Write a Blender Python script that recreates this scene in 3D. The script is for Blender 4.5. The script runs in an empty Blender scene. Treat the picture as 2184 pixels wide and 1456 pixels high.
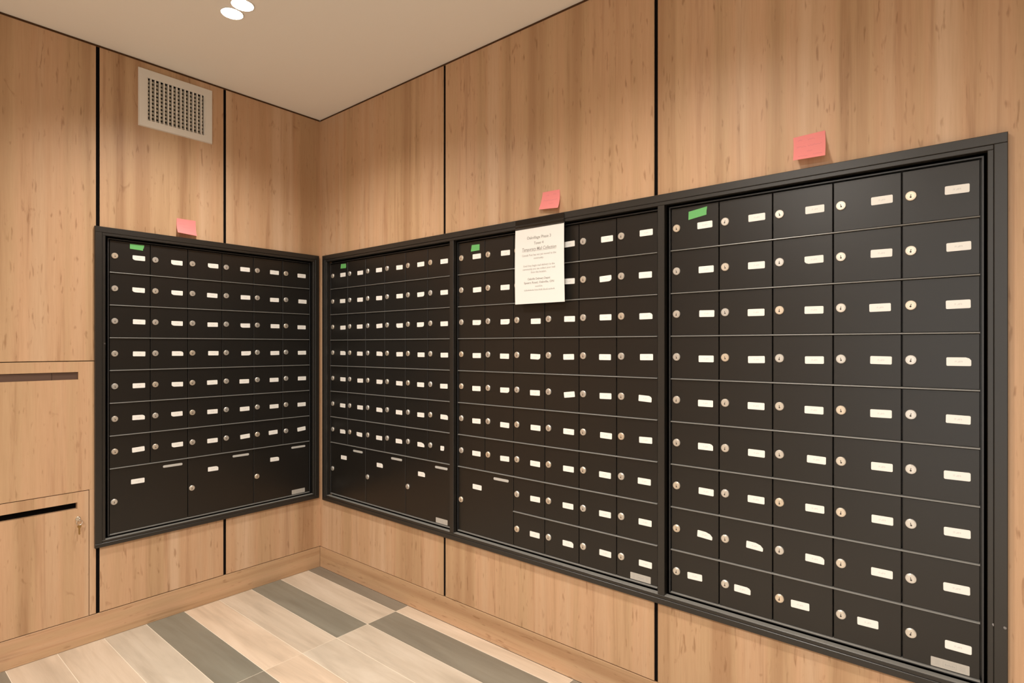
import bpy, bmesh, math, random
from mathutils import Vector, Matrix

# ------------------------------------------------------------------ camera, world, exposure
scene = bpy.context.scene
COL = scene.collection
R = math.radians
CAM = (2.7946, -1.7263, 1.2046)
cam_data = bpy.data.cameras.new('camera')
cam_data.sensor_width = 36.0
cam_data.lens = 1213.0 / 2184.0 * 36.0
cam_data.shift_y = 10.0 / 2184.0
cam_data.clip_start = 0.02
cam = bpy.data.objects.new('camera', cam_data)
cam.location = CAM
cam.rotation_euler = (R(90), 0, R(39.64))
COL.objects.link(cam)
scene.camera = cam

vs = scene.view_settings
vs.view_transform = 'Standard'
vs.look = 'None'
vs.gamma = 1.0
vs.use_curve_mapping = False
vs.exposure = 0.98

world = bpy.data.worlds.new('world')
scene.world = world
world.use_nodes = True
wb = world.node_tree.nodes['Background']
wb.inputs[0].default_value = (1.0, 0.95, 0.88, 1)
wb.inputs[1].default_value = 0.9  # world light enters as fill through the added south opening

LIGHT_COLOR = (1.0, 0.938, 0.858)
LIGHT_W = 29.5                             # accent heads over the mailboxes
FILL_W = 84.0                              # wide unseen heads added as ambient fill
H = 2.44                                   # ceiling height
# (x, y) of the twin recessed heads; the first is in view, the last two are added fill
TWINS = [(0.690, -0.764), (2.02, -0.86), (2.02, -2.60), (3.40, -2.60)]

# ------------------------------------------------------------------ material helpers
def mat(name):
    m = bpy.data.materials.new(name)
    m.use_nodes = True
    nt = m.node_tree
    return m, nt, nt.nodes['Principled BSDF']

def plain(name, color, rough=0.5, metal=0.0, spec=0.5, bump=0.0, bump_scale=400.0):
    m, nt, p = mat(name)
    p.inputs['Base Color'].default_value = (*color, 1)
    p.inputs['Roughness'].default_value = rough
    p.inputs['Metallic'].default_value = metal
    p.inputs['Specular IOR Level'].default_value = spec
    if bump:
        tc = nt.nodes.new('ShaderNodeTexCoord')
        n = nt.nodes.new('ShaderNodeTexNoise')
        n.inputs['Scale'].default_value = bump_scale
        b = nt.nodes.new('ShaderNodeBump')
        b.inputs['Strength'].default_value = bump
        b.inputs['Distance'].default_value = 0.0006
        nt.links.new(tc.outputs['Object'], n.inputs['Vector'])
        nt.links.new(n.outputs['Fac'], b.inputs['Height'])
        nt.links.new(b.outputs['Normal'], p.inputs['Normal'])
    return m

def ramp(nt, src, stops):
    r = nt.nodes.new('ShaderNodeValToRGB')
    el = r.color_ramp.elements
    el[0].position, el[0].color = stops[0][0], (*stops[0][1], 1)
    el[1].position, el[1].color = stops[-1][0], (*stops[-1][1], 1)
    for pos, c in stops[1:-1]:
        e = el.new(pos)
        e.color = (*c, 1)
    nt.links.new(src, r.inputs['Fac'])
    return r.outputs['Color']

def mix(nt, mode, fac, a, b):
    n = nt.nodes.new('ShaderNodeMix')
    n.data_type = 'RGBA'
    n.blend_type = mode
    if isinstance(fac, (int, float)):
        n.inputs[0].default_value = fac
    else:
        nt.links.new(fac, n.inputs[0])
    for i, v in ((6, a), (7, b)):
        if isinstance(v, tuple):
            n.inputs[i].default_value = (*v, 1)
        else:
            nt.links.new(v, n.inputs[i])
    return n.outputs[2]

def noise(nt, vec, scale3, scale=1.0, detail=4.0, rough=0.55, dist=0.0):
    mp = nt.nodes.new('ShaderNodeMapping')
    mp.inputs['Scale'].default_value = scale3
    nt.links.new(vec, mp.inputs['Vector'])
    n = nt.nodes.new('ShaderNodeTexNoise')
    n.inputs['Scale'].default_value = scale
    n.inputs['Detail'].default_value = detail
    n.inputs['Roughness'].default_value = rough
    n.inputs['Distortion'].default_value = dist
    nt.links.new(mp.outputs['Vector'], n.inputs['Vector'])
    return n.outputs['Fac']

def grain_vec(nt, axis, spread=9.0):
    """object coordinates, shifted by a random amount per object, grain running along z"""
    tc = nt.nodes.new('ShaderNodeTexCoord')
    oi = nt.nodes.new('ShaderNodeObjectInfo')
    add = nt.nodes.new('ShaderNodeVectorMath')
    add.operation = 'MULTIPLY_ADD'
    add.inputs[1].default_value = (spread, spread, spread * 0.7)
    nt.links.new(oi.outputs['Random'], add.inputs[0])
    v = tc.outputs['Object']
    if axis == 'x':
        sw = nt.nodes.new('ShaderNodeSeparateXYZ')
        cb = nt.nodes.new('ShaderNodeCombineXYZ')
        nt.links.new(v, sw.inputs[0])
        nt.links.new(sw.outputs[2], cb.inputs[0])
        nt.links.new(sw.outputs[1], cb.inputs[1])
        nt.links.new(sw.outputs[0], cb.inputs[2])
        v = cb.outputs[0]
    nt.links.new(v, add.inputs[2])
    return add.outputs[0], oi.outputs['Random']

def wood(name, axis='z'):
    m, nt, p = mat(name)
    v, rnd = grain_vec(nt, axis)
    broad = noise(nt, v, (9.0, 9.0, 0.16), 1.0, 2.5, 0.5, 0.25)
    streak = noise(nt, v, (38, 38, 1.5), 1.0, 5.0, 0.62, 0.5)
    fine = noise(nt, v, (260, 260, 9.0), 1.0, 3.0, 0.6, 0.0)
    fleck = noise(nt, v, (90, 90, 15.0), 1.0, 2.0, 0.5, 0.25)
    knot = noise(nt, v, (20, 20, 8.0), 1.0, 3.0, 0.6, 0.9)
    base = ramp(nt, broad, [(0.32, (0.425, 0.252, 0.138)), (0.42, (0.515, 0.335, 0.193)), (0.52, (0.560, 0.348, 0.208)),
                            (0.60, (0.565, 0.371, 0.230)), (0.70, (0.645, 0.446, 0.298))])
    s = ramp(nt, streak, [(0.28, (0.62, 0.52, 0.44)), (0.44, (0.97, 0.96, 0.94)), (0.68, (1.06, 1.07, 1.08))])
    f = ramp(nt, fine, [(0.30, (0.94, 0.93, 0.91)), (0.60, (1, 1, 1))])
    fl = ramp(nt, fleck, [(0.640, (1, 1, 1)), (0.74, (0.50, 0.39, 0.30))])
    kn = ramp(nt, knot, [(0.665, (1, 1, 1)), (0.77, (0.56, 0.45, 0.36))])
    c = mix(nt, 'MULTIPLY', 0.60, base, s)
    c = mix(nt, 'MULTIPLY', 1.0, c, f)
    c = mix(nt, 'MULTIPLY', 0.55, c, fl)
    c = mix(nt, 'MULTIPLY', 0.65, c, kn)
    nt.links.new(c, p.inputs['Base Color'])
    p.inputs['Roughness'].default_value = 0.46
    p.inputs['Specular IOR Level'].default_value = 0.35
    b = nt.nodes.new('ShaderNodeBump')
    b.inputs['Strength'].default_value = 0.05
    b.inputs['Distance'].default_value = 0.0006
    nt.links.new(fine, b.inputs['Height'])
    nt.links.new(b.outputs['Normal'], p.inputs['Normal'])
    return m

def plank_mat(name, lo, mid, hi, tintlo, tinthi):
    m, nt, p = mat(name)
    v, rnd = grain_vec(nt, 'x', 13.0)
    broad = noise(nt, v, (7, 7, 1.1), 1.0, 4.0, 0.55, 1.6)
    streak = noise(nt, v, (40, 40, 2.2), 1.0, 4.0, 0.6, 0.8)
    base = ramp(nt, broad, [(0.30, lo), (0.52, mid), (0.72, hi)])
    s = ramp(nt, streak, [(0.32, (0.90, 0.88, 0.86)), (0.55, (1, 1, 1))])
    t = ramp(nt, rnd, [(0.0, tintlo), (1.0, tinthi)])
    c = mix(nt, 'MULTIPLY', 0.8, base, s)
    c = mix(nt, 'MULTIPLY', 1.0, c, t)
    nt.links.new(c, p.inputs['Base Color'])
    p.inputs['Roughness'].default_value = 0.34
    p.inputs['Specular IOR Level'].default_value = 0.45
    return m

M = {}
M['wood'] = wood('oak_laminate_vertical', 'z')
M['wood_h'] = wood('oak_laminate_horizontal', 'x')
M['plank_light'] = plank_mat('pale_plank_tile', (0.52, 0.425, 0.330), (0.64, 0.525, 0.412), (0.71, 0.595, 0.480),
                             (0.86, 0.92, 0.95), (1.04, 0.99, 0.94))
M['plank_dark'] = plank_mat('taupe_plank_tile', (0.205, 0.180, 0.145), (0.240, 0.212, 0.172), (0.275, 0.245, 0.200),
                            (0.94, 1.0, 0.98), (1.0, 0.97, 0.94))
M['grout'] = plain('grout', (0.74, 0.65, 0.53), 0.8)
M['ceiling'] = plain('ceiling_paint', (0.94, 0.915, 0.87), 0.9, spec=0.2, bump=0.1, bump_scale=120)
M['void'] = plain('dark_cavity', (0.005, 0.004, 0.0035), 0.9, spec=0.05)
M['backing'] = plain('brown_black_backing', (0.0030, 0.0020, 0.0015), 0.9, spec=0.05)
M['paint'] = plain('painted_wall', (0.64, 0.54, 0.43), 0.85, spec=0.2)
M['gap_shade'] = plain('brown_painted_gap_shade', (0.085, 0.042, 0.020), 0.8, spec=0.1)  # shade of the gap under the ceiling, put into the colour
M['paint_dark'] = plain('dark_painted_wall', (0.17, 0.14, 0.115), 0.7, spec=0.3)
M['black'] = plain('black_powder_coat', (0.0098, 0.0083, 0.0068), 0.33, spec=0.55, bump=0.06, bump_scale=1500)
M['frame'] = plain('black_frame_metal', (0.0170, 0.0148, 0.0122), 0.36, spec=0.6, bump=0.04, bump_scale=1500)
M['rail'] = plain('satin_grey_rail', (0.21, 0.205, 0.19), 0.36, metal=0.25, spec=0.5)
M['flange'] = plain('dark_anodised_flange', (0.045, 0.045, 0.046), 0.35, metal=0.3)
M['lip_light'] = plain('grey_painted_lip_light', (0.30, 0.29, 0.265), 0.4, metal=0.3)  # paler than the frame to paint light on its bottom lip
M['slotclear'] = plain('clear_plastic_holder', (0.50, 0.49, 0.46), 0.18, spec=0.6)
M['hole'] = plain('keyhole_dark', (0.05, 0.035, 0.025), 0.6)
M['vent'] = plain('white_vent_enamel', (0.74, 0.71, 0.66), 0.45)
M['ventback'] = plain('vent_blade_grey', (0.62, 0.57, 0.47), 0.55)
M['green'] = plain('green_masking_tape', (0.13, 0.44, 0.13), 0.6, bump=0.2, bump_scale=900)
M['ink'] = plain('grey_print', (0.40, 0.385, 0.36), 0.7)
M['ink_dark'] = plain('dark_print', (0.27, 0.26, 0.24), 0.7)
M['pen'] = plain('pen_stroke', (0.76, 0.24, 0.25), 0.7)
M['paper'] = plain('white_paper', (0.80, 0.785, 0.755), 0.7, spec=0.3)
M['bronze'] = plain('bronze_slot_plate', (0.125, 0.075, 0.055), 0.42, metal=0.3)
M['chrome'] = plain('chrome', (0.75, 0.72, 0.66), 0.18, metal=1.0)
M['brass'] = plain('aged_brass', (0.42, 0.26, 0.10), 0.35, metal=0.9)
M['trim_white'] = plain('white_light_trim', (0.80, 0.78, 0.74), 0.5)
M['screw'] = plain('screw_steel', (0.25, 0.25, 0.26), 0.3, metal=0.9)

# lock cylinders: satin nickel, some of them a little warmer than others
m, nt, p = mat('satin_nickel_lock')
oi = nt.nodes.new('ShaderNodeObjectInfo')
c = ramp(nt, oi.outputs['Random'], [(0.0, (0.70, 0.68, 0.64)), (0.7, (0.74, 0.69, 0.61)), (1.0, (0.78, 0.67, 0.53))])
nt.links.new(c, p.inputs['Base Color'])
p.inputs['Metallic'].default_value = 0.75
p.inputs['Roughness'].default_value = 0.38
M['nickel'] = m

# name stickers: white with a faint grey smudge of print across the middle
m, nt, p = mat('white_name_sticker')
tc = nt.nodes.new('ShaderNodeTexCoord')
sp = nt.nodes.new('ShaderNodeSeparateXYZ')
nt.links.new(tc.outputs['Object'], sp.inputs[0])
def absdiv(sock, d):
    a = nt.nodes.new('ShaderNodeMath'); a.operation = 'ABSOLUTE'
    nt.links.new(sock, a.inputs[0])
    b = nt.nodes.new('ShaderNodeMath'); b.operation = 'DIVIDE'
    nt.links.new(a.outputs[0], b.inputs[0]); b.inputs[1].default_value = d
    return b.outputs[0]
mx = nt.nodes.new('ShaderNodeMath'); mx.operation = 'MAXIMUM'
nt.links.new(absdiv(sp.outputs[0], 0.0085), mx.inputs[0])
nt.links.new(absdiv(sp.outputs[2], 0.0026), mx.inputs[1])
inside = ramp(nt, mx.outputs[0], [(0.8, (1, 1, 1)), (1.0, (0, 0, 0))])
nz = noise(nt, tc.outputs['Object'], (520, 520, 300), 1.0, 2.0, 0.5, 0.0)
nzr = ramp(nt, nz, [(0.44, (0, 0, 0)), (0.56, (1, 1, 1))])
msk = mix(nt, 'MULTIPLY', 1.0, inside, nzr)
bw = nt.nodes.new('ShaderNodeRGBToBW')
nt.links.new(msk, bw.inputs[0])
c = mix(nt, 'MIX', bw.outputs[0], (0.86, 0.845, 0.80), (0.70, 0.69, 0.66))
nt.links.new(c, p.inputs['Base Color'])
p.inputs['Roughness'].default_value = 0.55
M['sticker'] = m
M['maker'] = plain('silver_maker_plate', (0.50, 0.48, 0.44), 0.4, metal=0.2)

m, nt, p = mat('pink_sticky_paper')
p.inputs['Base Color'].default_value = (0.96, 0.34, 0.33, 1)
p.inputs['Roughness'].default_value = 0.75
p.inputs['Specular IOR Level'].default_value = 0.2
tr = nt.nodes.new('ShaderNodeBsdfTranslucent')
tr.inputs['Color'].default_value = (0.95, 0.30, 0.22, 1)
ms = nt.nodes.new('ShaderNodeMixShader')
ms.inputs[0].default_value = 0.22
nt.links.new(p.outputs[0], ms.inputs[1])
nt.links.new(tr.outputs[0], ms.inputs[2])
nt.links.new(ms.outputs[0], nt.nodes['Material Output'].inputs['Surface'])
M['pink'] = m

m, nt, p = mat('clear_adhesive_tape')
p.inputs['Base Color'].default_value = (0.02, 0.018, 0.016, 1)
p.inputs['Roughness'].default_value = 0.07
p.inputs['Specular IOR Level'].default_value = 0.8
p.inputs['Alpha'].default_value = 0.55
M['clear'] = m

m, nt, p = mat('lamp_lens')
p.inputs['Base Color'].default_value = (1, 1, 1, 1)
p.inputs['Emission Color'].default_value = (1.0, 0.90, 0.76, 1)
p.inputs['Emission Strength'].default_value = 14.0
M['lens'] = m

# ------------------------------------------------------------------ geometry helpers
# wall-local frame: x = s (to the right when facing the wall), y = -n (n = out of the wall), z up
class MB:
    def __init__(self):
        self.v, self.f, self.mi = [], [], []
        self.cur = 0
    def face(self, idx):
        self.f.append(idx); self.mi.append(self.cur)
    def box(self, s0, s1, n0, n1, z0, z1):
        b = len(self.v)
        for y in (-n1, -n0):
            self.v += [(s0, y, z0), (s1, y, z0), (s1, y, z1), (s0, y, z1)]
        for q in ((0, 1, 2, 3), (5, 4, 7, 6), (4, 0, 3, 7), (1, 5, 6, 2), (3, 2, 6, 7), (4, 5, 1, 0)):
            self.face([b + i for i in q])
        return self
    def bbox(self, s0, s1, n0, n1, z0, z1, bev):
        """box whose front edges are chamfered by bev"""
        b = len(self.v)
        self.v += [(s0 + bev, -n1, z0 + bev), (s1 - bev, -n1, z0 + bev), (s1 - bev, -n1, z1 - bev), (s0 + bev, -n1, z1 - bev)]
        self.v += [(s0, -n1 + bev, z0), (s1, -n1 + bev, z0), (s1, -n1 + bev, z1), (s0, -n1 + bev, z1)]
        self.v += [(s0, -n0, z0), (s1, -n0, z0), (s1, -n0, z1), (s0, -n0, z1)]
        self.face([b, b + 1, b + 2, b + 3])
        for o in (0, 4):
            for i in range(4):
                j = (i + 1) % 4
                self.face([b + o + 4 + i, b + o + 4 + j, b + o + j, b + o + i])
        self.face([b + 11, b + 10, b + 9, b + 8])
        return self
    def prism(self, poly, n0, n1):
        """poly: (s, z) counter-clockwise seen from the room"""
        b, k = len(self.v), len(poly)
        self.v += [(s, -n1, z) for s, z in poly] + [(s, -n0, z) for s, z in poly]
        self.face([b + i for i in range(k)])
        self.face([b + k + i for i in reversed(range(k))])
        for i in range(k):
            j = (i + 1) % k
            self.face([b + k + i, b + k + j, b + j, b + i])
        return self
    def ring(self, outer, inner, n0, n1):
        """rectangular ring; outer, inner = (s0, s1, z0, z1)"""
        b = len(self.v)
        def rect(r, y): return [(r[0], y, r[2]), (r[1], y, r[2]), (r[1], y, r[3]), (r[0], y, r[3])]
        self.v += rect(outer, -n1) + rect(inner, -n1) + rect(outer, -n0) + rect(inner, -n0)
        for i in range(4):
            j = (i + 1) % 4
            self.face([b + i, b + j, b + 4 + j, b + 4 + i])
            self.face([b + 8 + j, b + 8 + i, b + 12 + i, b + 12 + j])
            self.face([b + 8 + i, b + 8 + j, b + j, b + i])
            self.face([b + 4 + i, b + 4 + j, b + 12 + j, b + 12 + i])
        return self
    def disc(self, cs, cz, n0, n1, r, k=20, bev=0.0):
        b = len(self.v)
        rings = [(r, n0), (r, n1 - bev)] + ([(r - bev, n1)] if bev else [])
        for rr, n in rings:
            for i in range(k):
                a = 2 * math.pi * i / k
                self.v.append((cs + rr * math.cos(a), -n, cz + rr * math.sin(a)))
        for q in range(len(rings) - 1):
            for i in range(k):
                j = (i + 1) % k
                self.face([b + q * k + i, b + q * k + j, b + (q + 1) * k + j, b + (q + 1) * k + i])
        t = b + (len(rings) - 1) * k
        self.face([t + i for i in range(k)])
        self.face([b + i for i in reversed(range(k))])
        return self
    def tube(self, pts, r, k=8, closed=False):
        b = len(self.v)
        n = len(pts)
        P = [Vector(q) for q in pts]
        for i, q in enumerate(P):
            a = P[(i - 1) % n] if (closed or i) else P[0]
            c = P[(i + 1) % n] if (closed or i < n - 1) else P[-1]
            t = (c - a).normalized()
            up = Vector((0, 1, 0)) if abs(t.y) < 0.9 else Vector((1, 0, 0))
            e1 = t.cross(up).normalized()
            e2 = t.cross(e1)
            for j in range(k):
                w = 2 * math.pi * j / k
                self.v.append(tuple(q + r * (math.cos(w) * e1 + math.sin(w) * e2)))
        for i in range(n if closed else n - 1):
            for j in range(k):
                i2, j2 = (i + 1) % n, (j + 1) % k
                self.face([b + i * k + j, b + i * k + j2, b + i2 * k + j2, b + i2 * k + j])
        if not closed:
            self.face([b + j for j in reversed(range(k))])
            self.face([b + (n - 1) * k + j for j in range(k)])
        return self
    def sheet(self, fn, nu, nv, thick):
        """thin sheet: fn(u, v) -> (s, n, z), u to the right, v upwards"""
        b = len(self.v)
        for layer in (0, 1):
            for j in range(nv + 1):
                for i in range(nu + 1):
                    s, n, z = fn(i / nu, j / nv)
                    self.v.append((s, -(n - layer * thick), z))
        w = nu + 1
        L = w * (nv + 1)
        for j in range(nv):
            for i in range(nu):
                a = b + j * w + i
                self.face([a, a + 1, a + 1 + w, a + w])
                self.face([L + a, L + a + w, L + a + 1 + w, L + a + 1])
        edge = [i for i in range(w)] + [j * w + nu for j in range(1, nv + 1)] \
            + [nv * w + i for i in reversed(range(nu))] + [j * w for j in reversed(range(1, nv))]
        for q in range(len(edge)):
            e0, e1 = b + edge[q], b + edge[(q + 1) % len(edge)]
            self.face([L + e0, L + e1, e1, e0])
        return self
    def mesh(self, name, mats, smooth=False):
        me = bpy.data.meshes.new(name)
        me.from_pydata(self.v, [], self.f)
        for mm in (mats if isinstance(mats, (list, tuple)) else [mats]):
            me.materials.append(mm)
        for poly, i in zip(me.polygons, self.mi):
            poly.material_index = i
            poly.use_smooth = smooth
        bm = bmesh.new(); bm.from_mesh(me)
        bmesh.ops.recalc_face_normals(bm, faces=bm.faces)
        bm.to_mesh(me); bm.free()
        me.update()
        return me

def link(name, me, parent=None, loc=(0, 0, 0), rot=(0, 0, 0)):
    o = bpy.data.objects.new(name, me)
    COL.objects.link(o)
    o.location = loc
    o.rotation_euler = rot
    if parent:
        o.parent = parent
    return o

def obj(name, mb, mats, parent=None, loc=(0, 0, 0), rot=(0, 0, 0), smooth=False):
    return link(name, mb.mesh(name, mats, smooth), parent, loc, rot)

def tag(o, label=None, cat=None, group=None, kind=None):
    if label: o['label'] = label
    if cat: o['category'] = cat
    if group: o['group'] = group
    if kind: o['kind'] = kind
    return o

LEFT = (0, 0, R(90))                  # rotation that turns the wall-local frame onto the left wall
RIGHT = (0, 0, 0)
def wloc(wall, s, n, z):
    """world location of a wall-local point"""
    return (s, -n, z) if wall == RIGHT else (n, s, z)

# ------------------------------------------------------------------ room shell
ROOM_X, ROOM_Y = 4.30, -3.90
PT = 0.030                            # panel thickness
TOPZ = 2.4310
LOWZ = 0.1125

floor = tag(obj('floor', MB().box(-0.03, ROOM_X, 0.0, -ROOM_Y, -0.12, -0.0012), M['grout']), kind='structure')
ceiling = tag(obj('ceiling', MB().box(-0.2, ROOM_X + 0.15, -0.2, -ROOM_Y + 0.15, H, H + 0.12), M['ceiling']), kind='structure')

wall_r = tag(obj('wall_right', MB().box(-0.2, ROOM_X + 0.15, -0.20, -PT, -0.12, H), M['backing']), kind='structure')
wall_l = tag(obj('wall_left', MB().box(ROOM_Y - 0.15, -0.03, -0.20, -PT, -0.12, H), M['backing'], rot=LEFT), kind='structure')
tag(obj('wall_east', MB().box(ROOM_X, ROOM_X + 0.15, 0.0, -ROOM_Y, -0.12, H), M['paint_dark']), kind='structure')
ws = MB()  # unseen wall with an opening added to let fill light in
ws.box(-0.03, 2.0, -ROOM_Y, -ROOM_Y + 0.15, -0.12, H)
ws.box(3.9, ROOM_X + 0.15, -ROOM_Y, -ROOM_Y + 0.15, -0.12, H)
ws.box(2.0, 3.9, -ROOM_Y, -ROOM_Y + 0.15, 2.15, H)
tag(obj('wall_south', ws, M['paint']), kind='structure')

def panel(wall, s0, s1, z0, z1, bev=0.0008):
    return obj('panel', MB().bbox(s0, s1, -PT, 0, z0, z1, bev), M['wood'], wall)

FZ0_R, FZ1_R = 0.3747, 1.6923         # outer edges of the mailbox frame, long wall
FZ0_L, FZ1_L = 0.3804, 1.6952         # and on the short wall
G = 0.0065                            # half a panel gap

# right (long) wall
cz0, cz1 = FZ0_R + 0.018, FZ1_R - 0.018
obj('panel', MB().prism([(0, LOWZ), (0.981 - G, LOWZ), (0.981 - G, cz0), (0.068, cz0), (0.068, cz1),
                         (0.981 - G, cz1), (0.981 - G, TOPZ), (0, TOPZ)], -PT, 0), M['wood'], wall_r)
panel(wall_r, 0.981 + G, 1.9737 - G, cz1, TOPZ)
panel(wall_r, 0.981 + G, 1.9737 - G, LOWZ, cz0)
a = 1.9737 + G
obj('panel', MB().prism([(a, LOWZ), (3.19, LOWZ), (3.19, TOPZ), (a, TOPZ), (a, cz1),
                         (2.820, cz1), (2.820, cz0), (a, cz0)], -PT, 0), M['wood'], wall_r)
panel(wall_r, 3.19 + 2 * G, ROOM_X, LOWZ, TOPZ)
# left (short) wall
cz0, cz1 = FZ0_L + 0.018, FZ1_L - 0.018
b = -0.5072
obj('panel', MB().prism([(b + G, LOWZ), (0, LOWZ), (0, TOPZ), (b + G, TOPZ), (b + G, cz1),
                         (-0.033, cz1), (-0.033, cz0), (b + G, cz0)], -PT, 0), M['wood'], wall_l)
VENT = (-0.870, -0.5653, 2.1535, 2.4053)
VHOLE = (-0.839, -0.5977, 2.1840, 2.3680)
obj('panel', MB().ring((-1.0140 + G, b - G, cz1, TOPZ), VHOLE, -PT, 0), M['wood'], wall_l)
panel(wall_l, -1.0140 + G, b - G, LOWZ, cz0)
E0 = -1.0140 - G                      # right edge of the mail-drop column of panels
E1 = -1.560                           # its left edge, outside the photograph
panel(wall_l, E1, E0, 1.1462, TOPZ)
SLOT_U = (-1.470, -1.0795, 1.0712, 1.1012)
DOOR = (-1.530, -1.0450, LOWZ, 0.6200)
mid = MB()
JZ = 0.6228
mid.ring((E1, E0, JZ, 1.1432), SLOT_U, -PT, 0)
obj('panel', mid, M['wood'], wall_l)
panel(wall_l, DOOR[1] + 0.0025, E0, LOWZ, JZ - 0.0004)
panel(wall_l, E1, DOOR[0] - 0.0025, LOWZ, JZ - 0.0004)
sx = E1 - 2 * G
while sx > ROOM_Y:
    panel(wall_l, max(sx - 1.0, ROOM_Y), sx, LOWZ, TOPZ)
    sx -= 1.0 + 2 * G

def reveal(wall, s0, s1, z0=LOWZ, z1=TOPZ):
    obj('reveal_or_gap_shade', MB().box(s0, s1, -PT, -0.0035, z0, z1), M['void'], wall)
for cc in (0.981, 1.9737):
    reveal(wall_r, cc - G, cc + G, LOWZ, FZ0_R + 0.02); reveal(wall_r, cc - G, cc + G, FZ1_R - 0.02, TOPZ)
for cc in (-1.0140, b):
    reveal(wall_l, cc - G, cc + G, LOWZ, FZ0_L + 0.02); reveal(wall_l, cc - G, cc + G, FZ1_L - 0.02, TOPZ)
obj('reveal_or_gap_shade', MB().box(0, ROOM_X, -PT, -0.0012, TOPZ, H - 0.0006), M['gap_shade'], wall_r)  # dark strip painted in for the shade of the ceiling gap
obj('reveal_or_gap_shade', MB().box(ROOM_Y, 0, -PT, -0.0012, TOPZ, H - 0.0006), M['gap_shade'], wall_l)  # same painted gap shade along the short wall
reveal(wall_l, -1.0140 - G, -1.0140 + G, FZ0_L + 0.02, FZ1_L - 0.02)
bb_r = tag(obj('baseboard_right', MB().bbox(0, ROOM_X, -PT, 0, 0.0, 0.1092, 0.0008), M['wood_h']), kind='structure')
bb_l = tag(obj('baseboard_left', MB().bbox(ROOM_Y, 0, -PT, 0, 0.0, 0.1092, 0.0008), M['wood_h'], rot=LEFT), kind='structure')

# floor planks: rows run along the long wall, end joints in line (stack bond)
PW, PL, JW = 0.1535, 0.915, 0.0030
JX = 0.737
COLORS = {0: 'DLDLLDLLLD', 1: 'LDLLLDLLDL'}
pl_mesh = {}
rng = random.Random(4)
y1 = 0.0
row = 0
while y1 > ROOM_Y + 0.02:
    y0 = max(-0.072 - PW * row, ROOM_Y)
    for ci in range(-1, 5):
        x0, x1 = max(JX + PL * ci, 0.0), min(JX + PL * (ci + 1), ROOM_X)
        if x1 - x0 < 0.05:
            continue
        key = ci + 1
        if key in COLORS and row < 10:
            ch = COLORS[key][row]
        else:
            ch = 'D' if rng.random() < 0.33 else 'L'
        w, d = x1 - x0 - JW, (y1 - y0) - JW
        kk = (round(w, 3), round(d, 3), ch)
        if kk not in pl_mesh:
            q = MB()
            e = 0.0006
            q.v = [(-w / 2 + e, -d / 2 + e, 0), (w / 2 - e, -d / 2 + e, 0), (w / 2 - e, d / 2 - e, 0), (-w / 2 + e, d / 2 - e, 0),
                   (-w / 2, -d / 2, -e), (w / 2, -d / 2, -e), (w / 2, d / 2, -e), (-w / 2, d / 2, -e),
                   (-w / 2, -d / 2, -.008), (w / 2, -d / 2, -.008), (w / 2, d / 2, -.008), (-w / 2, d / 2, -.008)]
            for t in ((0, 1, 2, 3), (11, 10, 9, 8)):
                q.face(list(t))
            for o in (0, 4):
                for i in range(4):
                    j = (i + 1) % 4
                    q.face([o + 4 + i, o + 4 + j, o + j, o + i])
            pl_mesh[kk] = q.mesh('plank', M['plank_dark' if ch == 'D' else 'plank_light'])
        link('plank', pl_mesh[kk], floor, ((x0 + x1) / 2, (y0 + y1) / 2, 0))
    y1 = y0
    row += 1

# ------------------------------------------------------------------ mailbox frames
def mailbox_frame(name, wall, s0, s1, z0, z1, i0, i1, j0, j1, mullions, label, cat):
    """outer rectangle s0..s1, z0..z1; opening i0..i1, j0..j1"""
    root = link(name, None, None, wloc(wall, s0, 0, z0), wall)
    tag(root, label, cat)
    root.empty_display_size = 0.05
    S, Z = -s0, -z0
    P, Q, BACK = 0.0135, 0.0115, -0.008
    def part(nm, boxes):
        q = MB()
        for (a0, a1, n1, c0, c1) in boxes:
            q.bbox(a0 + S, a1 + S, BACK if n1 == Q else 0.0, n1, c0 + Z, c1 + Z, 0.0012)
        return obj(nm, q, M['frame'], root)
    lip = 0.0115
    part('top_rail', [(s0, s1, P, j1 + lip, z1), (i0 - lip, i1 + lip, Q, j1, j1 + lip)])
    part('bottom_rail', [(s0, s1, P, z0, j0 - lip), (i0 - lip, i1 + lip, Q, j0 - lip, j0)])
    part('stile', [(s0, i0 - lip, P, j0 - lip, j1 + lip), (i0 - lip, i0, Q, j0, j1)])
    part('stile', [(i1 + lip, s1, P, j0 - lip, j1 + lip), (i1, i1 + lip, Q, j0, j1)])
    cuts = [i0] + [x for m in mullions for x in m] + [i1]
    for a0, a1 in zip(cuts[::2], cuts[1::2]):
        obj('lit_lip_strip', MB().box(a0 + S, a1 + S, BACK, Q - 0.0010, j0 + Z, j0 + Z + 0.0008), M['lip_light'], root)  # pale strip stands for the light on the black lip's top
    for (m0, m1) in mullions:
        part('mullion', [(m0, m1, Q, j0, j1)])
    return root

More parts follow.
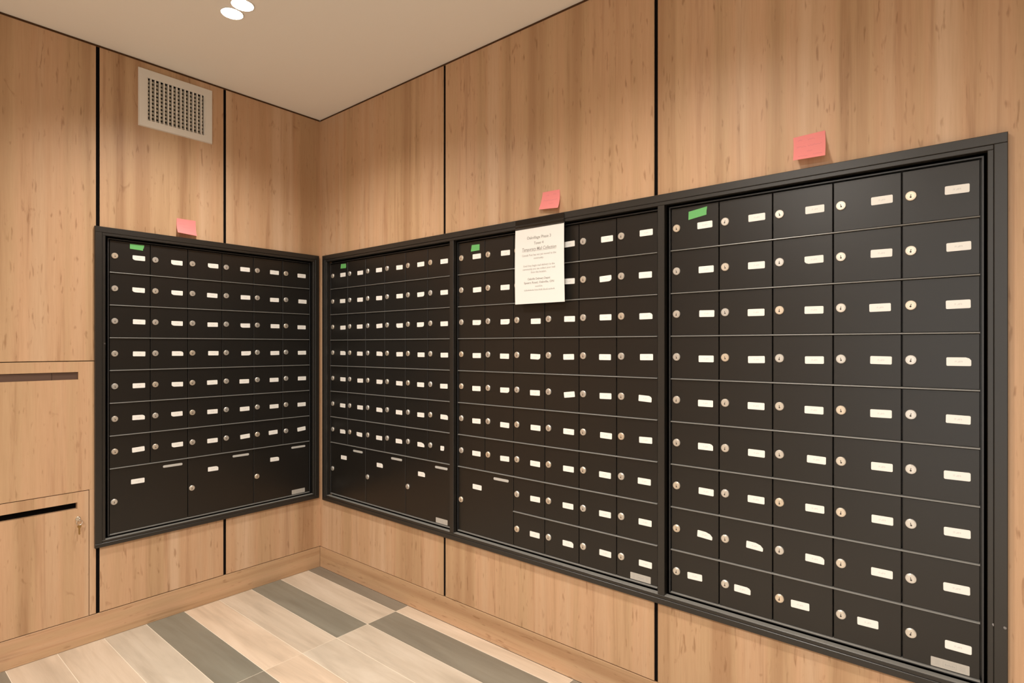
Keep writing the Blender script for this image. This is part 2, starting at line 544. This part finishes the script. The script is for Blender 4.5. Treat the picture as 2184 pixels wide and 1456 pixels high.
OZ0, OZ1 = 0.4045, 1.6575
FR = mailbox_frame('mailbox_surround', RIGHT, 0.0424, 2.8380, FZ0_R, FZ1_R, 0.0815, 2.8021, OZ0, OZ1,
                   [(1.0245, 1.0480), (1.9845, 2.0080)],
                   'long black metal frame around the three mailbox banks on the longer wall', 'surround')
FL = mailbox_frame('mailbox_surround', LEFT, -1.0266, -0.0126, FZ0_L, FZ1_L, -0.9905, -0.0470, OZ0 + 0.0035, OZ1 + 0.003, [],
                   'short black metal frame around the single mailbox bank under the air vent', 'surround')
scr = MB().disc(0, 0, 0, 0.0008, 0.0032, 10, 0.0004).mesh('screw', M['screw'])
link('screw', scr, FL, (0.0335, -0.0110, 1.2155 - FZ0_L))
link('screw', scr, FR, (2.8133 - 0.0424, -0.0110, 0.5635 - FZ0_R))
link('screw', scr, FR, (2.8330 - 0.0424, -0.0135, 0.5635 - FZ0_R))

# ------------------------------------------------------------------ mailbox banks
DOOR_N = -0.0095
RZ = 0.13678
def rounded(w, h, r, cut=None, k=3):
    """rounded rectangle; cut = (corner, dx, dz) makes one corner a slant"""
    pts = []
    for q, (cx, cz, a0) in enumerate(((w / 2, -h / 2, -90), (w / 2, h / 2, 0), (-w / 2, h / 2, 90), (-w / 2, -h / 2, 180))):
        if cut and cut[0] == q:
            dx, dz = cut[1], cut[2]
            sx, sz = (1 if cx > 0 else -1), (1 if cz > 0 else -1)
            c1, c2 = (cx - sx * dx, cz), (cx, cz - sz * dz)
            if q in (0, 2):
                pts += [c1, (cx - sx * dx * .35, cz - sz * dz * .35), c2]
            else:
                pts += [c2, (cx - sx * dx * .35, cz - sz * dz * .35), c1]
            continue
        ox, oz = cx - math.copysign(r, cx), cz - math.copysign(r, cz)
        for i in range(k + 1):
            t = R(a0 + 90 * i / k)
            pts.append((ox + r * math.cos(t), oz + r * math.sin(t)))
    return pts

LW, LH = 0.0470, 0.0205
STICK = {
    'f': rounded(LW, LH, 0.0025), 'b': rounded(LW, LH, 0.0022, (3, 0.010, 0.0065)),
    't': rounded(LW, LH, 0.0022, (1, 0.010, 0.0070)), 'r': rounded(LW, LH, 0.0022, (0, 0.0095, 0.0070)),
    'w': rounded(LW * 1.08, LH, 0.0030), 'T': rounded(LW, LH, 0.0022, (1, 0.021, 0.0110)),
    'n': rounded(LW * 0.50, LH, 0.0025, (0, 0.004, 0.0085)),
}
STICK = {k: MB().prism(v, 0, 0.0005).mesh('name_sticker', M['sticker']) for k, v in STICK.items()}

def lock_mesh():
    q = MB()
    q.disc(0, 0, 0, 0.0040, 0.0121, 22, 0.0012)
    q.disc(0, 0, 0.0040, 0.0046, 0.0092, 20, 0.0004)
    q.cur = 1
    q.disc(0, -0.0034, 0.0046, 0.0050, 0.0021, 10)
    q.box(-0.0007, 0.0007, 0.0046, 0.0049, -0.0025, 0.0035)
    return q.mesh('lock_cylinder', [M['nickel'], M['hole']])
LOCK = lock_mesh()
HOLDER = MB().prism(rounded(0.080, 0.0105, 0.0050, None, 4), 0, 0.0012).mesh('label_holder', M['slotclear'])

def maker_plate():
    q = MB()
    q.prism(rounded(0.0745, 0.0225, 0.0015), 0, 0.0006)
    q.cur = 1
    r2 = random.Random(8)
    q.ring((-0.0135, 0.0125, -0.0066, 0.0060), (-0.0128, 0.0118, -0.0059, 0.0053), 0.0006, 0.0007)
    for cx, n in ((-0.0245, 6), (0.0245, 6)):
        for k in range(n):
            z = 0.0052 - k * 0.0021
            w = 0.013 * (0.6 + 0.4 * r2.random())
            q.box(cx - w / 2, cx + w / 2, 0.0006, 0.0007, z - 0.0003, z + 0.0003)
    for k in range(6):
        q.box(-0.0095 + k * 0.0034, -0.0072 + k * 0.0034, 0.0006, 0.0007, -0.0030, 0.0016 - 0.0012 * (k % 2))
    return q.mesh('maker_plate', [M['maker'], M['ink']])
MAKER = maker_plate()

def door_mesh(w, h):
    q = MB()
    q.bbox(-w / 2, w / 2, -0.0262, DOOR_N, -h / 2, h / 2, 0.0010)
    return q.mesh('mailbox_door', M['black'])

rj = random.Random(21)
def bank(wall, x0, pitch, ncol, z_top, stickers, codes, label, big_cols, lock_ds, tilt=None):
    """big_cols: first columns of the double-width, double-height doors in the bottom two rows"""
    tilt = tilt or {}
    zb = z_top - 9 * RZ
    x1 = x0 + ncol * pitch
    root = link('mailbox_bank', None, None, wloc(wall, x0, -PT, zb), wall)
    root.empty_display_size = 0.05
    tag(root, label, 'mailbox unit', 'mailbox banks')
    ox, oz, oy = x0, zb, PT          # local offsets: the root sits at n = -PT
    def nloc(s, n, z): return (s - ox, -(n + oy), z - oz)
    body = MB()
    body.box(-0.004, x1 - x0 + 0.004, 0.0002, 0.0036, -0.004, z_top - zb + 0.003)
    flange = MB()
    flange.ring((-0.0058, x1 - x0 + 0.0058, -0.0052, z_top - zb + 0.0046), (-0.0022, x1 - x0 + 0.0022, -0.0018, z_top - zb + 0.0012),
              0.0002, PT - 0.0080)
    obj('cabinet_body', body, M['frame'], root)
    obj('flange', flange, M['flange'], root)
    hidden = set()
    for c in big_cols:
        hidden |= {(7, c), (7, c + 1), (8, c), (8, c + 1)}
    gx, gz = 0.0026, 0.0050
    small = door_mesh(pitch - gx, RZ - gz)
    for r in range(9):
        for c in range(ncol):
            if (r, c) in hidden:
                continue
            cs, cz = x0 + (c + 0.5) * pitch, z_top - (r + 0.5) * RZ
            d = link('mailbox_door', small, root, (cs - ox, -oy, cz - oz))
            lk = link('lock_cylinder', LOCK, d, (lock_ds - pitch / 2, -DOOR_N, RZ / 2 - 0.0662), (0, R(rj.uniform(-14, 14)), 0))
            ds, dz = stickers[r][c]
            ang = tilt.get((r, c), rj.uniform(-1.3, 1.3))
            link('name_sticker', STICK[codes[r][c]], d, (ds / 1000 - pitch / 2, -DOOR_N, RZ / 2 + dz / 1000), (0, R(-ang), 0))
    if big_cols:
        bigm = door_mesh(2 * pitch - gx, 2 * RZ - gz)
        for c in big_cols:
            cs, cz = x0 + (c + 1) * pitch, z_top - 8 * RZ
            d = link('parcel_door', bigm, root, (cs - ox, -oy, cz - oz))
            link('lock_cylinder', LOCK, d, (lock_ds - 0.002 - pitch, -DOOR_N, -0.003), (0, R(rj.uniform(-20, 20)), 0))
            ds, dz = stickers[7][c]
            link('name_sticker', STICK['t' if c else 'w'], d, (ds / 1000 - pitch, -DOOR_N, RZ + dz / 1000), (0, R(rj.uniform(-1, 1)), 0))
            link('label_holder', HOLDER, d, (0.089, -DOOR_N, RZ - 0.0225))
    # shelf edges: thin half-round rails between the rows
    def rail(sa, sb, z):
        q = MB()
        prof = [(-0.0020, 0), (-0.0018, 0.0064), (-0.0008, 0.0076), (0.0006, 0.0072), (0.0018, 0.0052), (0.0024, 0)]
        k = len(prof)
        for s in (sa, sb):
            q.v += [(s, -(DOOR_N + oy + n - 0.002), z + h) for h, n in prof]
            q.v += [(s, -0.003, z + prof[-1][0]), (s, -0.003, z + prof[0][0])]
        k += 2
        for i in range(k):
            j = (i + 1) % k
            q.face([i, j, k + j, k + i])
        q.face(list(range(k))); q.face([k + i for i in reversed(range(k))])
        obj('shelf_edge', q, M['rail'], root)
    for r in range(1, 10):
        sa = 0.0
        if r == 8 and big_cols:
            if len(big_cols) * 2 >= ncol:
                continue
            sa = 2 * pitch
        rail(sa + 0.001, x1 - x0 - 0.001, (9 - r) * RZ)
    link('maker_plate', MAKER, root, (x1 - x0 - (0.0575 if ncol == 5 else 0.063), -(DOOR_N + oy), 0.0160))
    return root

stk_l = [
   [(108, -63), (106, -66), (111, -63), (110, -64), (109, -64), (108, -67)],
   [(107, -64), (107, -65), (107, -66), (112, -65), (109, -68), (113, -67)],
   [(109, -64), (107, -66), (109, -67), (111, -67), (112, -66), (108, -68)],
   [(109, -65), (109, -65), (112, -65), (115, -67), (111, -67), (110, -67)],
   [(108, -65), (108, -67), (107, -66), (106, -68), (107, -68), (110, -67)],
   [(107, -65), (106, -64), (108, -67), (108, -67), (107, -67), (108, -69)],
   [(106, -66), (108, -66), (108, -67), (110, -66), (102, -63), (107, -63)],
   [(104, -65), (0, 0), (111, -64), (0, 0), (110, -65), (0, 0)]]
stk_l = [[(d, z - 3) for d, z in r] for r in stk_l]
cod_l = ['bbbfff', 'bbffff', 'fbfbff', 'ftfrff', 'fbffff', 'tbffff', 'fbffff', '', '']
stk_1 = [
   [(111, -67), (108, -69), (108, -68), (110, -69), (107, -68), (107, -69)],
   [(108, -68), (107, -69), (109, -69), (111, -68), (107, -69), (107, -69)],
   [(111, -71), (104, -69), (111, -69), (111, -71), (105, -70), (107, -70)],
   [(111, -68), (105, -70), (112, -69), (111, -70), (109, -71), (108, -71)],
   [(111, -69), (108, -70), (112, -70), (109, -71), (106, -71), (105, -71)],
   [(109, -70), (107, -70), (111, -71), (107, -72), (107, -72), (107, -70)],
   [(109, -70), (101, -71), (109, -72), (106, -72), (108, -71), (95, -72)],
   [(119, -69), (0, 0), (114, -69), (0, 0), (112, -69), (0, 0)]]
cod_1 = ['ffffff', 'ffffrf', 'fffbrf', 'tftfff', 'ffrfff', 'fftfft', 'tbftTn', '', '']
stk_2 = [
   [(108, -67), (112, -69), (111, -68), (112, -69), (116, -69), (111, -66)],
   [(110, -70), (110, -70), (111, -70), (112, -68), (110, -70), (108, -69)],
   [(108, -70), (110, -71), (111, -73), (113, -69), (110, -68), (110, -69)],
   [(108, -71), (107, -72), (109, -72), (109, -71), (108, -70), (112, -68)],
   [(106, -72), (108, -71), (107, -74), (112, -72), (110, -69), (107, -69)],
   [(106, -71), (108, -74), (110, -71), (109, -71), (112, -70), (109, -70)],
   [(106, -70), (108, -72), (108, -72), (108, -71), (108, -71), (104, -71)],
   [(110, -73), (0, 0), (108, -71), (106, -70), (108, -71), (107, -70)],
   [(0, 0), (0, 0), (106, -71), (106, -72), (109, -71), (108, -71)]]
cod_2 = ['ffffff', 'ffffrf', 'rrffft', 'ffrfff', 'frffft', 'ffffff', 'ffffff', 'ffffff', 'ffftff']
stk_3 = [
   [(110, -67), (110, -66), (109, -66), (111, -66), (110, -65)],
   [(114, -68), (109, -69), (107, -67), (110, -66), (113, -66)],
   [(116, -68), (108, -70), (107, -69), (107, -69), (112, -68)],
   [(114, -71), (109, -71), (108, -70), (109, -68), (113, -69)],
   [(112, -72), (108, -70), (107, -71), (109, -69), (112, -71)],
   [(112, -69), (109, -71), (113, -70), (111, -69), (110, -70)],
   [(114, -71), (108, -70), (109, -68), (112, -69), (110, -70)],
   [(110, -69), (104, -70), (109, -70), (111, -69), (109, -68)],
   [(78, -69), (69, -70), (72, -71), (80, -70), (112, -71)]]
cod_3 = ['fffff', 'ffbff', 'fffff', 'fffft', 'fffff', 'tfffw', 'ffffw', 'TTtfw', 'ftffw']

bank(LEFT, -0.972, 0.1521, 6, 1.6498, stk_l, cod_l,
     'black mailbox bank on the short wall, hung under the white air vent', (0, 2, 4), 0.0190,
     {(6, 0): 2.5, (6, 3): 3, (6, 4): 2, (6, 5): 5})
bank(RIGHT, 0.0915, 0.1542, 6, 1.6468, stk_1, cod_1,
     'black mailbox bank between the room corner and the bank with the notice', (0, 2, 4), 0.0185,
     {(2, 2): 3, (6, 1): -2})
bank(RIGHT, 1.0576, 0.15316, 6, 1.6468, stk_2, cod_2,
     'black mailbox bank partly covered by the white paper notice', (0,), 0.0190,
     {(4, 3): 7, (1, 4): 2.5, (4, 5): -3, (3, 2): -2})
bank(RIGHT, 2.0215, 0.1537, 5, 1.6468, stk_3, cod_3,
     'black mailbox bank of five columns, all doors the same small size', (), 0.0190,
     {(7, 0): -4, (7, 1): -3, (8, 0): 2})

# ------------------------------------------------------------------ mail drop: slot plate, door, keys
sp = link('slot_plate', None, None, wloc(LEFT, SLOT_U[0], -PT, SLOT_U[2]), LEFT)
w, h = SLOT_U[1] - SLOT_U[0], SLOT_U[3] - SLOT_U[2]
q = MB().bbox(0, w - 0.084, 0.0, PT - 0.0050, 0, h, 0.0004)
obj('flap', q, M['bronze'], sp)
obj('end_stop', MB().bbox(w - 0.083, w, 0.0, PT - 0.0060, 0, h, 0.0004), M['bronze'], sp)
tag(sp, 'narrow brown letter slot plate closed flush in the oak panel above the mail drop door', 'letter slot')

dr = link('mail_drop_door', None, None, wloc(LEFT, DOOR[0], 0, DOOR[2]), LEFT)
tag(dr, 'oak laminate mail drop door with a black letter slot and key lock', 'cabinet door')
dw, dh = DOOR[1] - DOOR[0], DOOR[3] - DOOR[2]
SL2 = (-1.470 - DOOR[0], -1.0826 - DOOR[0], 0.5535 - DOOR[2], 0.5790 - DOOR[2])
obj('door_leaf', MB().ring((0, dw, 0, dh), SL2, -0.022, 0), M['wood'], dr)
obj('slot_shade', MB().box(SL2[0] - 0.01, SL2[1] + 0.01, -PT + 0.0002, -0.0225, SL2[2] - 0.01, SL2[3] + 0.01), M['void'], dr)  # flat black plate stands for the shade inside the slot
KS, KZ = -1.0810 - DOOR[0], 0.5135 - DOOR[2]
lk = MB().disc(0, 0, -0.001, 0.005, 0.0088, 20, 0.0015)
obj('lock', lk, M['chrome'], dr, (KS, 0, KZ), smooth=False)

kr = link('key_ring', None, None, wloc(LEFT, -1.0810, 0.0050, 0.5135), LEFT)
tag(kr, 'small keys on a ring hanging from the lock of the mail drop door', 'keys')
k1 = MB()                                               # key sitting in the lock: bow edge-on, blade into the lock
k1.box(-0.0010, 0.0010, -0.003, 0.006, -0.003, 0.003)
k1.disc(0, 0, 0.0, 0.0018, 0.0080, 14)
ko = obj('key', MB().box(-0.0011, 0.0011, -0.002, 0.005, -0.0030, 0.0030), M['chrome'], kr)
bow = MB().prism([(0.005 + 0.0085 * (1 - math.cos(t)), 0.0085 * math.sin(t)) for t in [2 * math.pi * i / 16 for i in range(16)]], -0.0011, 0.0011)
obj('key_bow', bow, M['chrome'], kr, rot=(0, 0, R(-90)))
ring_pts = [(0.0, -0.018 - 0.0005 * math.sin(t), -0.0115 + 0.0105 * math.cos(t)) for t in []]
ring_pts = [(0.0095 * math.sin(t), -0.0175 + 0.003 * math.cos(t), -0.0105 + 0.0095 * math.cos(t)) for t in [2 * math.pi * i / 18 for i in range(18)]]
obj('ring', MB().tube(ring_pts, 0.0009, 6, True), M['chrome'], kr, smooth=True)
k2 = MB()
k2.prism([(0.007 * math.cos(t), -0.026 + 0.008 * math.sin(t)) for t in [2 * math.pi * i / 14 for i in range(14)]], 0.0165, 0.0185)
k2.prism([(-0.0032, -0.056), (-0.0012, -0.060), (0.0030, -0.057), (0.0022, -0.050), (0.0030, -0.046), (0.0022, -0.042), (0.003, -0.031), (-0.0032, -0.031)], 0.0168, 0.0182)
obj('key', k2, M['brass'], kr)

# ------------------------------------------------------------------ air vent
vt = link('air_vent', None, None, wloc(LEFT, VENT[0], 0, VENT[2]), LEFT)
tag(vt, 'white metal air vent grille high on the oak wall under the ceiling', 'air vent')
vw, vh = VENT[1] - VENT[0], VENT[3] - VENT[2]
a0, a1, c0, c1 = VHOLE[0] - VENT[0], VHOLE[1] - VENT[0], VHOLE[2] - VENT[2], VHOLE[3] - VENT[2]
fr = MB()
N1 = 0.007
ins = 0.0030
fr.v = [(0, 0, 0), (vw, 0, 0), (vw, 0, vh), (0, 0, vh),
        (ins, -N1, ins), (vw - ins, -N1, ins), (vw - ins, -N1, vh - ins), (ins, -N1, vh - ins),
        (a0, -N1, c0), (a1, -N1, c0), (a1, -N1, c1), (a0, -N1, c1),
        (a0, 0.024, c0), (a1, 0.024, c0), (a1, 0.024, c1), (a0, 0.024, c1)]
for o in (0, 4, 8):
    for i in range(4):
        j = (i + 1) % 4
        fr.face([o + i, o + j, o + 4 + j, o + 4 + i])
obj('vent_frame', fr, M['vent'], vt)
nv = 15
vane = MB().bbox(-0.0026, 0.0026, -0.009, 0.0052, c0, c1, 0.0006).mesh('vane', M['vent'])
for i in range(nv):
    s = a0 + (a1 - a0) * (i + 0.0) / (nv - 1)
    s = min(max(s, a0 + 0.0026), a1 - 0.0026)
    link('vane', vane, vt, (s, 0, 0))
nb = 11
blade = MB()
blade.prism([(0, 0)] * 0 or [(a0, -0.0042), (a1, -0.0042), (a1, 0.0042), (a0, 0.0042)], -0.022, -0.0095)
blade = blade.mesh('blade', M['ventback'])
for i in range(nb):
    link('blade', blade, vt, (0, 0, c0 + (c1 - c0) * (i + 0.5) / nb))
obj('duct_shade', MB().box(a0, a1, -PT + 0.0002, -0.0245, c0, c1), M['void'], vt)  # flat black plate paints the dark depth behind the grille

# ------------------------------------------------------------------ sticky notes
def squiggle(q, fn, u0, u1, v, amp, seed, width, freq=26):
    """thin raised pen stroke running over a sheet fn(u, v)"""
    r2 = random.Random(seed)
    n = max(4, int((u1 - u0) * freq * 2))
    pts = []
    for i in range(n + 1):
        u = u0 + (u1 - u0) * i / n
        vv = v + amp * (r2.random() - 0.5) * (2 if i % 2 else -2)
        pts.append((u, vv))
    for (ua, va), (ub, vb) in zip(pts, pts[1:]):
        b = len(q.v)
        for (uu, vv, dv) in ((ua, va, -width), (ub, vb, -width), (ub, vb, width), (ua, va, width)):
            s, nn, z = fn(uu, vv + dv)
            q.v.append((s, -(nn + 0.0002), z))
        q.face([b, b + 1, b + 2, b + 3])

def note(wall, tl, tr, bl, br, label, curl=2.0, seed=1, strokes=()):
    """corners as (s, n, z) on / in front of the wall"""
    base = Vector(((tl[0] + tr[0]) / 2, 0, min(bl[2], br[2])))
    root = link('sticky_note', None, None, wloc(wall, base.x, 0, base.z), wall)
    root.empty_display_size = 0.03
    tag(root, label, 'sticky note', 'pink sticky notes')
    def fn(u, v):
        t = 1 - v
        s = (1 - u) * (tl[0] * v + bl[0] * t) + u * (tr[0] * v + br[0] * t)
        z = (1 - u) * (tl[2] * v + bl[2] * t) + u * (tr[2] * v + br[2] * t)
        k = t ** curl
        n = (1 - u) * (tl[1] + (bl[1] - tl[1]) * k) + u * (tr[1] + (br[1] - tr[1]) * k)
        return (s - base.x, n + 0.0008, z - base.z)
    obj('paper', MB().sheet(fn, 10, 12, 0.0003), M['pink'], root, smooth=False)
    q = MB()
    for i, (u0, u1, v, amp) in enumerate(strokes):
        squiggle(q, fn, u0, u1, v, amp, seed * 10 + i, 0.008)
    obj('handwriting', q, M['pen'], root)
    return root

note(LEFT, (-0.7179, 0, 1.7806), (-0.6387, 0, 1.7808), (-0.7225, 0.026, 1.7130), (-0.6373, 0.012, 1.7105),
     'pink sticky note above the short mailbox frame under the air vent', 2.6, 1,
     [(0.15, 0.45, 0.66, 0.02), (0.2, 0.7, 0.45, 0.02), (0.55, 0.85, 0.28, 0.02)])
note(RIGHT, (1.516, 0, 1.7840), (1.593, 0, 1.7822), (1.5050, 0.012, 1.7187), (1.6005, 0.022, 1.7096),
     'pink sticky note on the oak panel above the paper notice', 2.2, 2,
     [(0.25, 0.4, 0.78, 0.025), (0.62, 0.8, 0.80, 0.025), (0.12, 0.9, 0.50, 0.025), (0.45, 0.7, 0.30, 0.02)])
note(RIGHT, (2.3858, 0, 1.7862), (2.4653, 0, 1.7884), (2.3925, 0.030, 1.7145), (2.4712, 0.030, 1.7120),
     'pink sticky note above the mailbox bank of five columns', 1.6, 3,
     [(0.14, 0.28, 0.82, 0.03), (0.45, 0.68, 0.80, 0.025), (0.1, 0.4, 0.55, 0.03), (0.45, 0.88, 0.55, 0.03),
      (0.42, 0.6, 0.32, 0.025), (0.15, 0.45, 0.13, 0.02), (0.62, 0.9, 0.14, 0.02)])

# ------------------------------------------------------------------ green tape pieces
def tape(wall, corners, label, seed):
    (s0, z0) = corners[3]
    o = MB()
    r2 = random.Random(seed)
    tl, tr, br, bl = [(c[0] - s0, c[1] - z0) for c in corners]
    poly = [bl, br]
    for k in (0.25, 0.5, 0.75):                            # ragged torn end
        poly.append((br[0] + (tr[0] - br[0]) * k + r2.uniform(-0.0012, 0.0012), br[1] + (tr[1] - br[1]) * k))
    poly += [tr, tl]
    o.prism(poly, 0, 0.0006)
    t = obj('tape_piece', o, M['green'], None, wloc(wall, s0, DOOR_N + 0.0001, z0), wall)
    tag(t, label, 'tape', 'green tape pieces')
tape(LEFT, [(-0.8976, 1.6415), (-0.8438, 1.6420), (-0.8489, 1.6180), (-0.8976, 1.6205)],
     'piece of green tape on the mailbox bank under the air vent', 1)
tape(RIGHT, [(0.1853, 1.6375), (0.2309, 1.6360), (0.2293, 1.6126), (0.1812, 1.6144)],
     'piece of green tape on the mailbox bank beside the room corner', 2)
tape(RIGHT, [(1.1372, 1.6299), (1.1819, 1.6285), (1.1819, 1.6038), (1.1319, 1.6029)],
     'piece of green tape on the mailbox bank with the paper notice', 3)
tape(RIGHT, [(2.0800, 1.6277), (2.1389, 1.6359), (2.1367, 1.6108), (2.0792, 1.6022)],
     'piece of green tape, slanting up, on the mailbox bank of five columns', 4)

# ------------------------------------------------------------------ paper notice
NS0, NS1, NZ0, NZ1 = 1.3945, 1.6225, 1.3665, 1.6580
nt_root = link('notice', None, None, wloc(RIGHT, NS0, 0.0, NZ0), RIGHT)
nt_root.empty_display_size = 0.05
tag(nt_root, 'white printed paper notice taped to the long black frame over the mailboxes', 'notice')
def paper_fn(u, v):
    t = 1 - v
    s = (NS1 - NS0) * u + (u - 0.5) * 0.004 * t
    n = 0.0150 + 0.0035 * math.sin(math.pi * t * 0.9) * (1 - 0.3 * u) - 0.002 * t
    return (s, n, (NZ1 - NZ0) * v + (0.0015 - 0.0030 * u) * (1 if v > 0.5 else 0) * (v - 0.5) * 2)
obj('sheet', MB().sheet(paper_fn, 6, 14, 0.0003), M['paper'], nt_root, smooth=False)
# clear tape holding it to the top rail, with a raised crease
def tape_fn(u, v):
    z = 1.6520 + (1.6900 - 1.6520) * v - NZ0
    n = 0.0156 + 0.0016 * math.exp(-((z + NZ0 - 1.6655) / 0.0028) ** 2)
    return ((NS1 - NS0) * u, n, z)
obj('clear_tape', MB().sheet(tape_fn, 8, 26, 0.0002), M['clear'], nt_root)

def text_mesh(body, size, width=None, shear=0.0):
    cu = bpy.data.curves.new('text', 'FONT')
    cu.body = body
    cu.size = size
    cu.align_x = 'CENTER'
    cu.shear = shear
    cu.resolution_u = 2
    cu.offset = 0.00012 if size > 0.010 else 0.0
    o = bpy.data.objects.new('text', cu)
    COL.objects.link(o)
    dg = bpy.context.evaluated_depsgraph_get()
    dg.update()
    me = bpy.data.meshes.new_from_object(o.evaluated_get(dg))
    bpy.data.objects.remove(o)
    xs = [v.co.x for v in me.vertices]
    if width and xs:
        k = width / (max(xs) - min(xs))
        for v in me.vertices:
            v.co.x *= k
    return me

def printed(name, body, size, zc, width, mat_, shear=0.0, underline=False, sc=0.5):
    me = text_mesh(body, size, width, shear)
    me.materials.clear()
    me.materials.append(M[mat_])
    W = NS1 - NS0
    q = MB()
    for v in me.vertices:                                   # wrap the letters onto the sheet
        u = sc + v.co.x / W
        vv = (zc + v.co.y) / (NZ1 - NZ0)
        s, n, z = paper_fn(u, vv)
        v.co = (s, -(n + 0.0003), z)
    if underline:
        bm = bmesh.new(); bm.from_mesh(me)
        n = 10
        pts = []
        for dz in (-0.0025, -0.0017):
            for i in range(n + 1):
                s, nn, z = paper_fn(sc + (-0.5 + i / n) * width / W, (zc + dz) / (NZ1 - NZ0))
                pts.append(bm.verts.new((s, -(nn + 0.0003), z)))
        for i in range(n):
            bm.faces.new((pts[i], pts[i + 1], pts[n + 2 + i], pts[n + 1 + i]))
        bm.to_mesh(me); bm.free()
    link(name, me, nt_root)

printed('heading', 'Oakvillage Phase 3', 0.0155, 0.2440, 0.112, 'ink_dark')
printed('heading', 'Tower 4', 0.0150, 0.2225, 0.044, 'ink_dark')
printed('heading', 'Temporary Mail Collection', 0.0175, 0.2005, 0.158, 'ink_dark', 0.2, True)
printed('text_line', 'Canada Post has not yet moved to the', 0.0105, 0.1805, 0.158, 'ink')
printed('text_line', 'community.', 0.0105, 0.1675, 0.046, 'ink')
printed('text_line', 'Until they begin mail delivery to the', 0.0105, 0.1400, 0.145, 'ink')
printed('text_line', 'community you can collect your mail', 0.0105, 0.1275, 0.150, 'ink')
printed('text_line', 'from this location.', 0.0105, 0.1150, 0.072, 'ink')
printed('text_line', 'Oakville Delivery Depot', 0.0110, 0.0895, 0.104, 'ink_dark')
printed('text_line', 'Speers Road, Oakville, ON', 0.0110, 0.0755, 0.138, 'ink_dark')
# lines of the notice too small to read: printed as worn grey strokes
q = MB()
W_, H_ = NS1 - NS0, NZ1 - NZ0
def word_strokes(zc, spans):
    r2 = random.Random(int(zc * 10000))
    for (ua, ub) in spans:
        x = ua
        while x < ub:
            wv = 0.0035 + 0.002 * r2.random()
            hh = 0.0035 + 0.0025 * r2.random()
            b = len(q.v)
            for (uu, vv) in ((x, zc), (x + wv * 0.28, zc), (x + wv * 0.28, zc + hh), (x, zc + hh)):
                s, n, z = paper_fn(uu / W_, vv / H_)
                q.v.append((s, -(n + 0.0003), z))
            q.face([b, b + 1, b + 2, b + 3])
            b = len(q.v)
            for (uu, vv) in ((x, zc), (x + wv * 0.8, zc), (x + wv * 0.8, zc + 0.0012), (x, zc + 0.0012)):
                s, n, z = paper_fn(uu / W_, vv / H_)
                q.v.append((s, -(n + 0.0003), z))
            q.face([b, b + 1, b + 2, b + 3])
            x += wv
word_strokes(0.0625, [(0.098, 0.113), (0.117, 0.131)])
word_strokes(0.0490, [(0.046, 0.090), (0.095, 0.110), (0.114, 0.128), (0.133, 0.153), (0.158, 0.182)])
obj('small_print', q, M['ink_dark'], nt_root)

# ------------------------------------------------------------------ recessed downlights
lens = MB(); trim = MB()
def up(mb):                                                # lamp built with n as "downwards"
    mb.v = [(x, z, y) for x, y, z in mb.v]
    return mb
lens.disc(0, 0, 0.0005, 0.0025, 0.0360, 28, 0.0008)
k = 32
b = 0
for rr, n in ((0.0410, 0.0), (0.0410, 0.0022), (0.0372, 0.0032), (0.0362, 0.0)):
    for i in range(k):
        t = 2 * math.pi * i / k
        trim.v.append((rr * math.cos(t), -n, rr * math.sin(t)))
for r_ in range(3):
    for i in range(k):
        j = (i + 1) % k
        trim.face([r_ * k + i, r_ * k + j, (r_ + 1) * k + j, (r_ + 1) * k + i])
lens_me = up(lens).mesh('lens', M['lens'])
trim_me = up(trim).mesh('trim_ring', M['trim_white'])
ld = bpy.data.lights.new('downlight_beam', 'SPOT')
ld.energy = LIGHT_W
ld.color = LIGHT_COLOR
ld.spot_size = R(142)
ld.spot_blend = 1.0
ld.shadow_soft_size = 0.022
lw = ld.copy()  # wider copy for the unseen heads added as fill
lw.name = 'added_fill_beam'
lw.energy = FILL_W
lw.spot_size = R(170)
WHERE = ['round recessed downlight glowing in the white ceiling near the room corner',
         'round recessed downlight in the ceiling above the long mailbox frame']
for (x, y) in TWINS:
    for dx in (-0.0415, 0.0415):
        f = link('downlight', None, None, (x + dx, y, H))
        f.empty_display_size = 0.05
        tag(f, WHERE[0] if x < 1 else WHERE[1] if y > -1.5 else 'unseen round downlight added as fill over the middle of the room', 'downlight', 'recessed ceiling downlights')
        link('trim_ring', trim_me, f)
        link('lens', lens_me, f)
        lo = bpy.data.objects.new('beam', ld if y > -1.5 else lw)
        COL.objects.link(lo)
        lo.parent = f
        lo.location = (0, 0, -0.006)
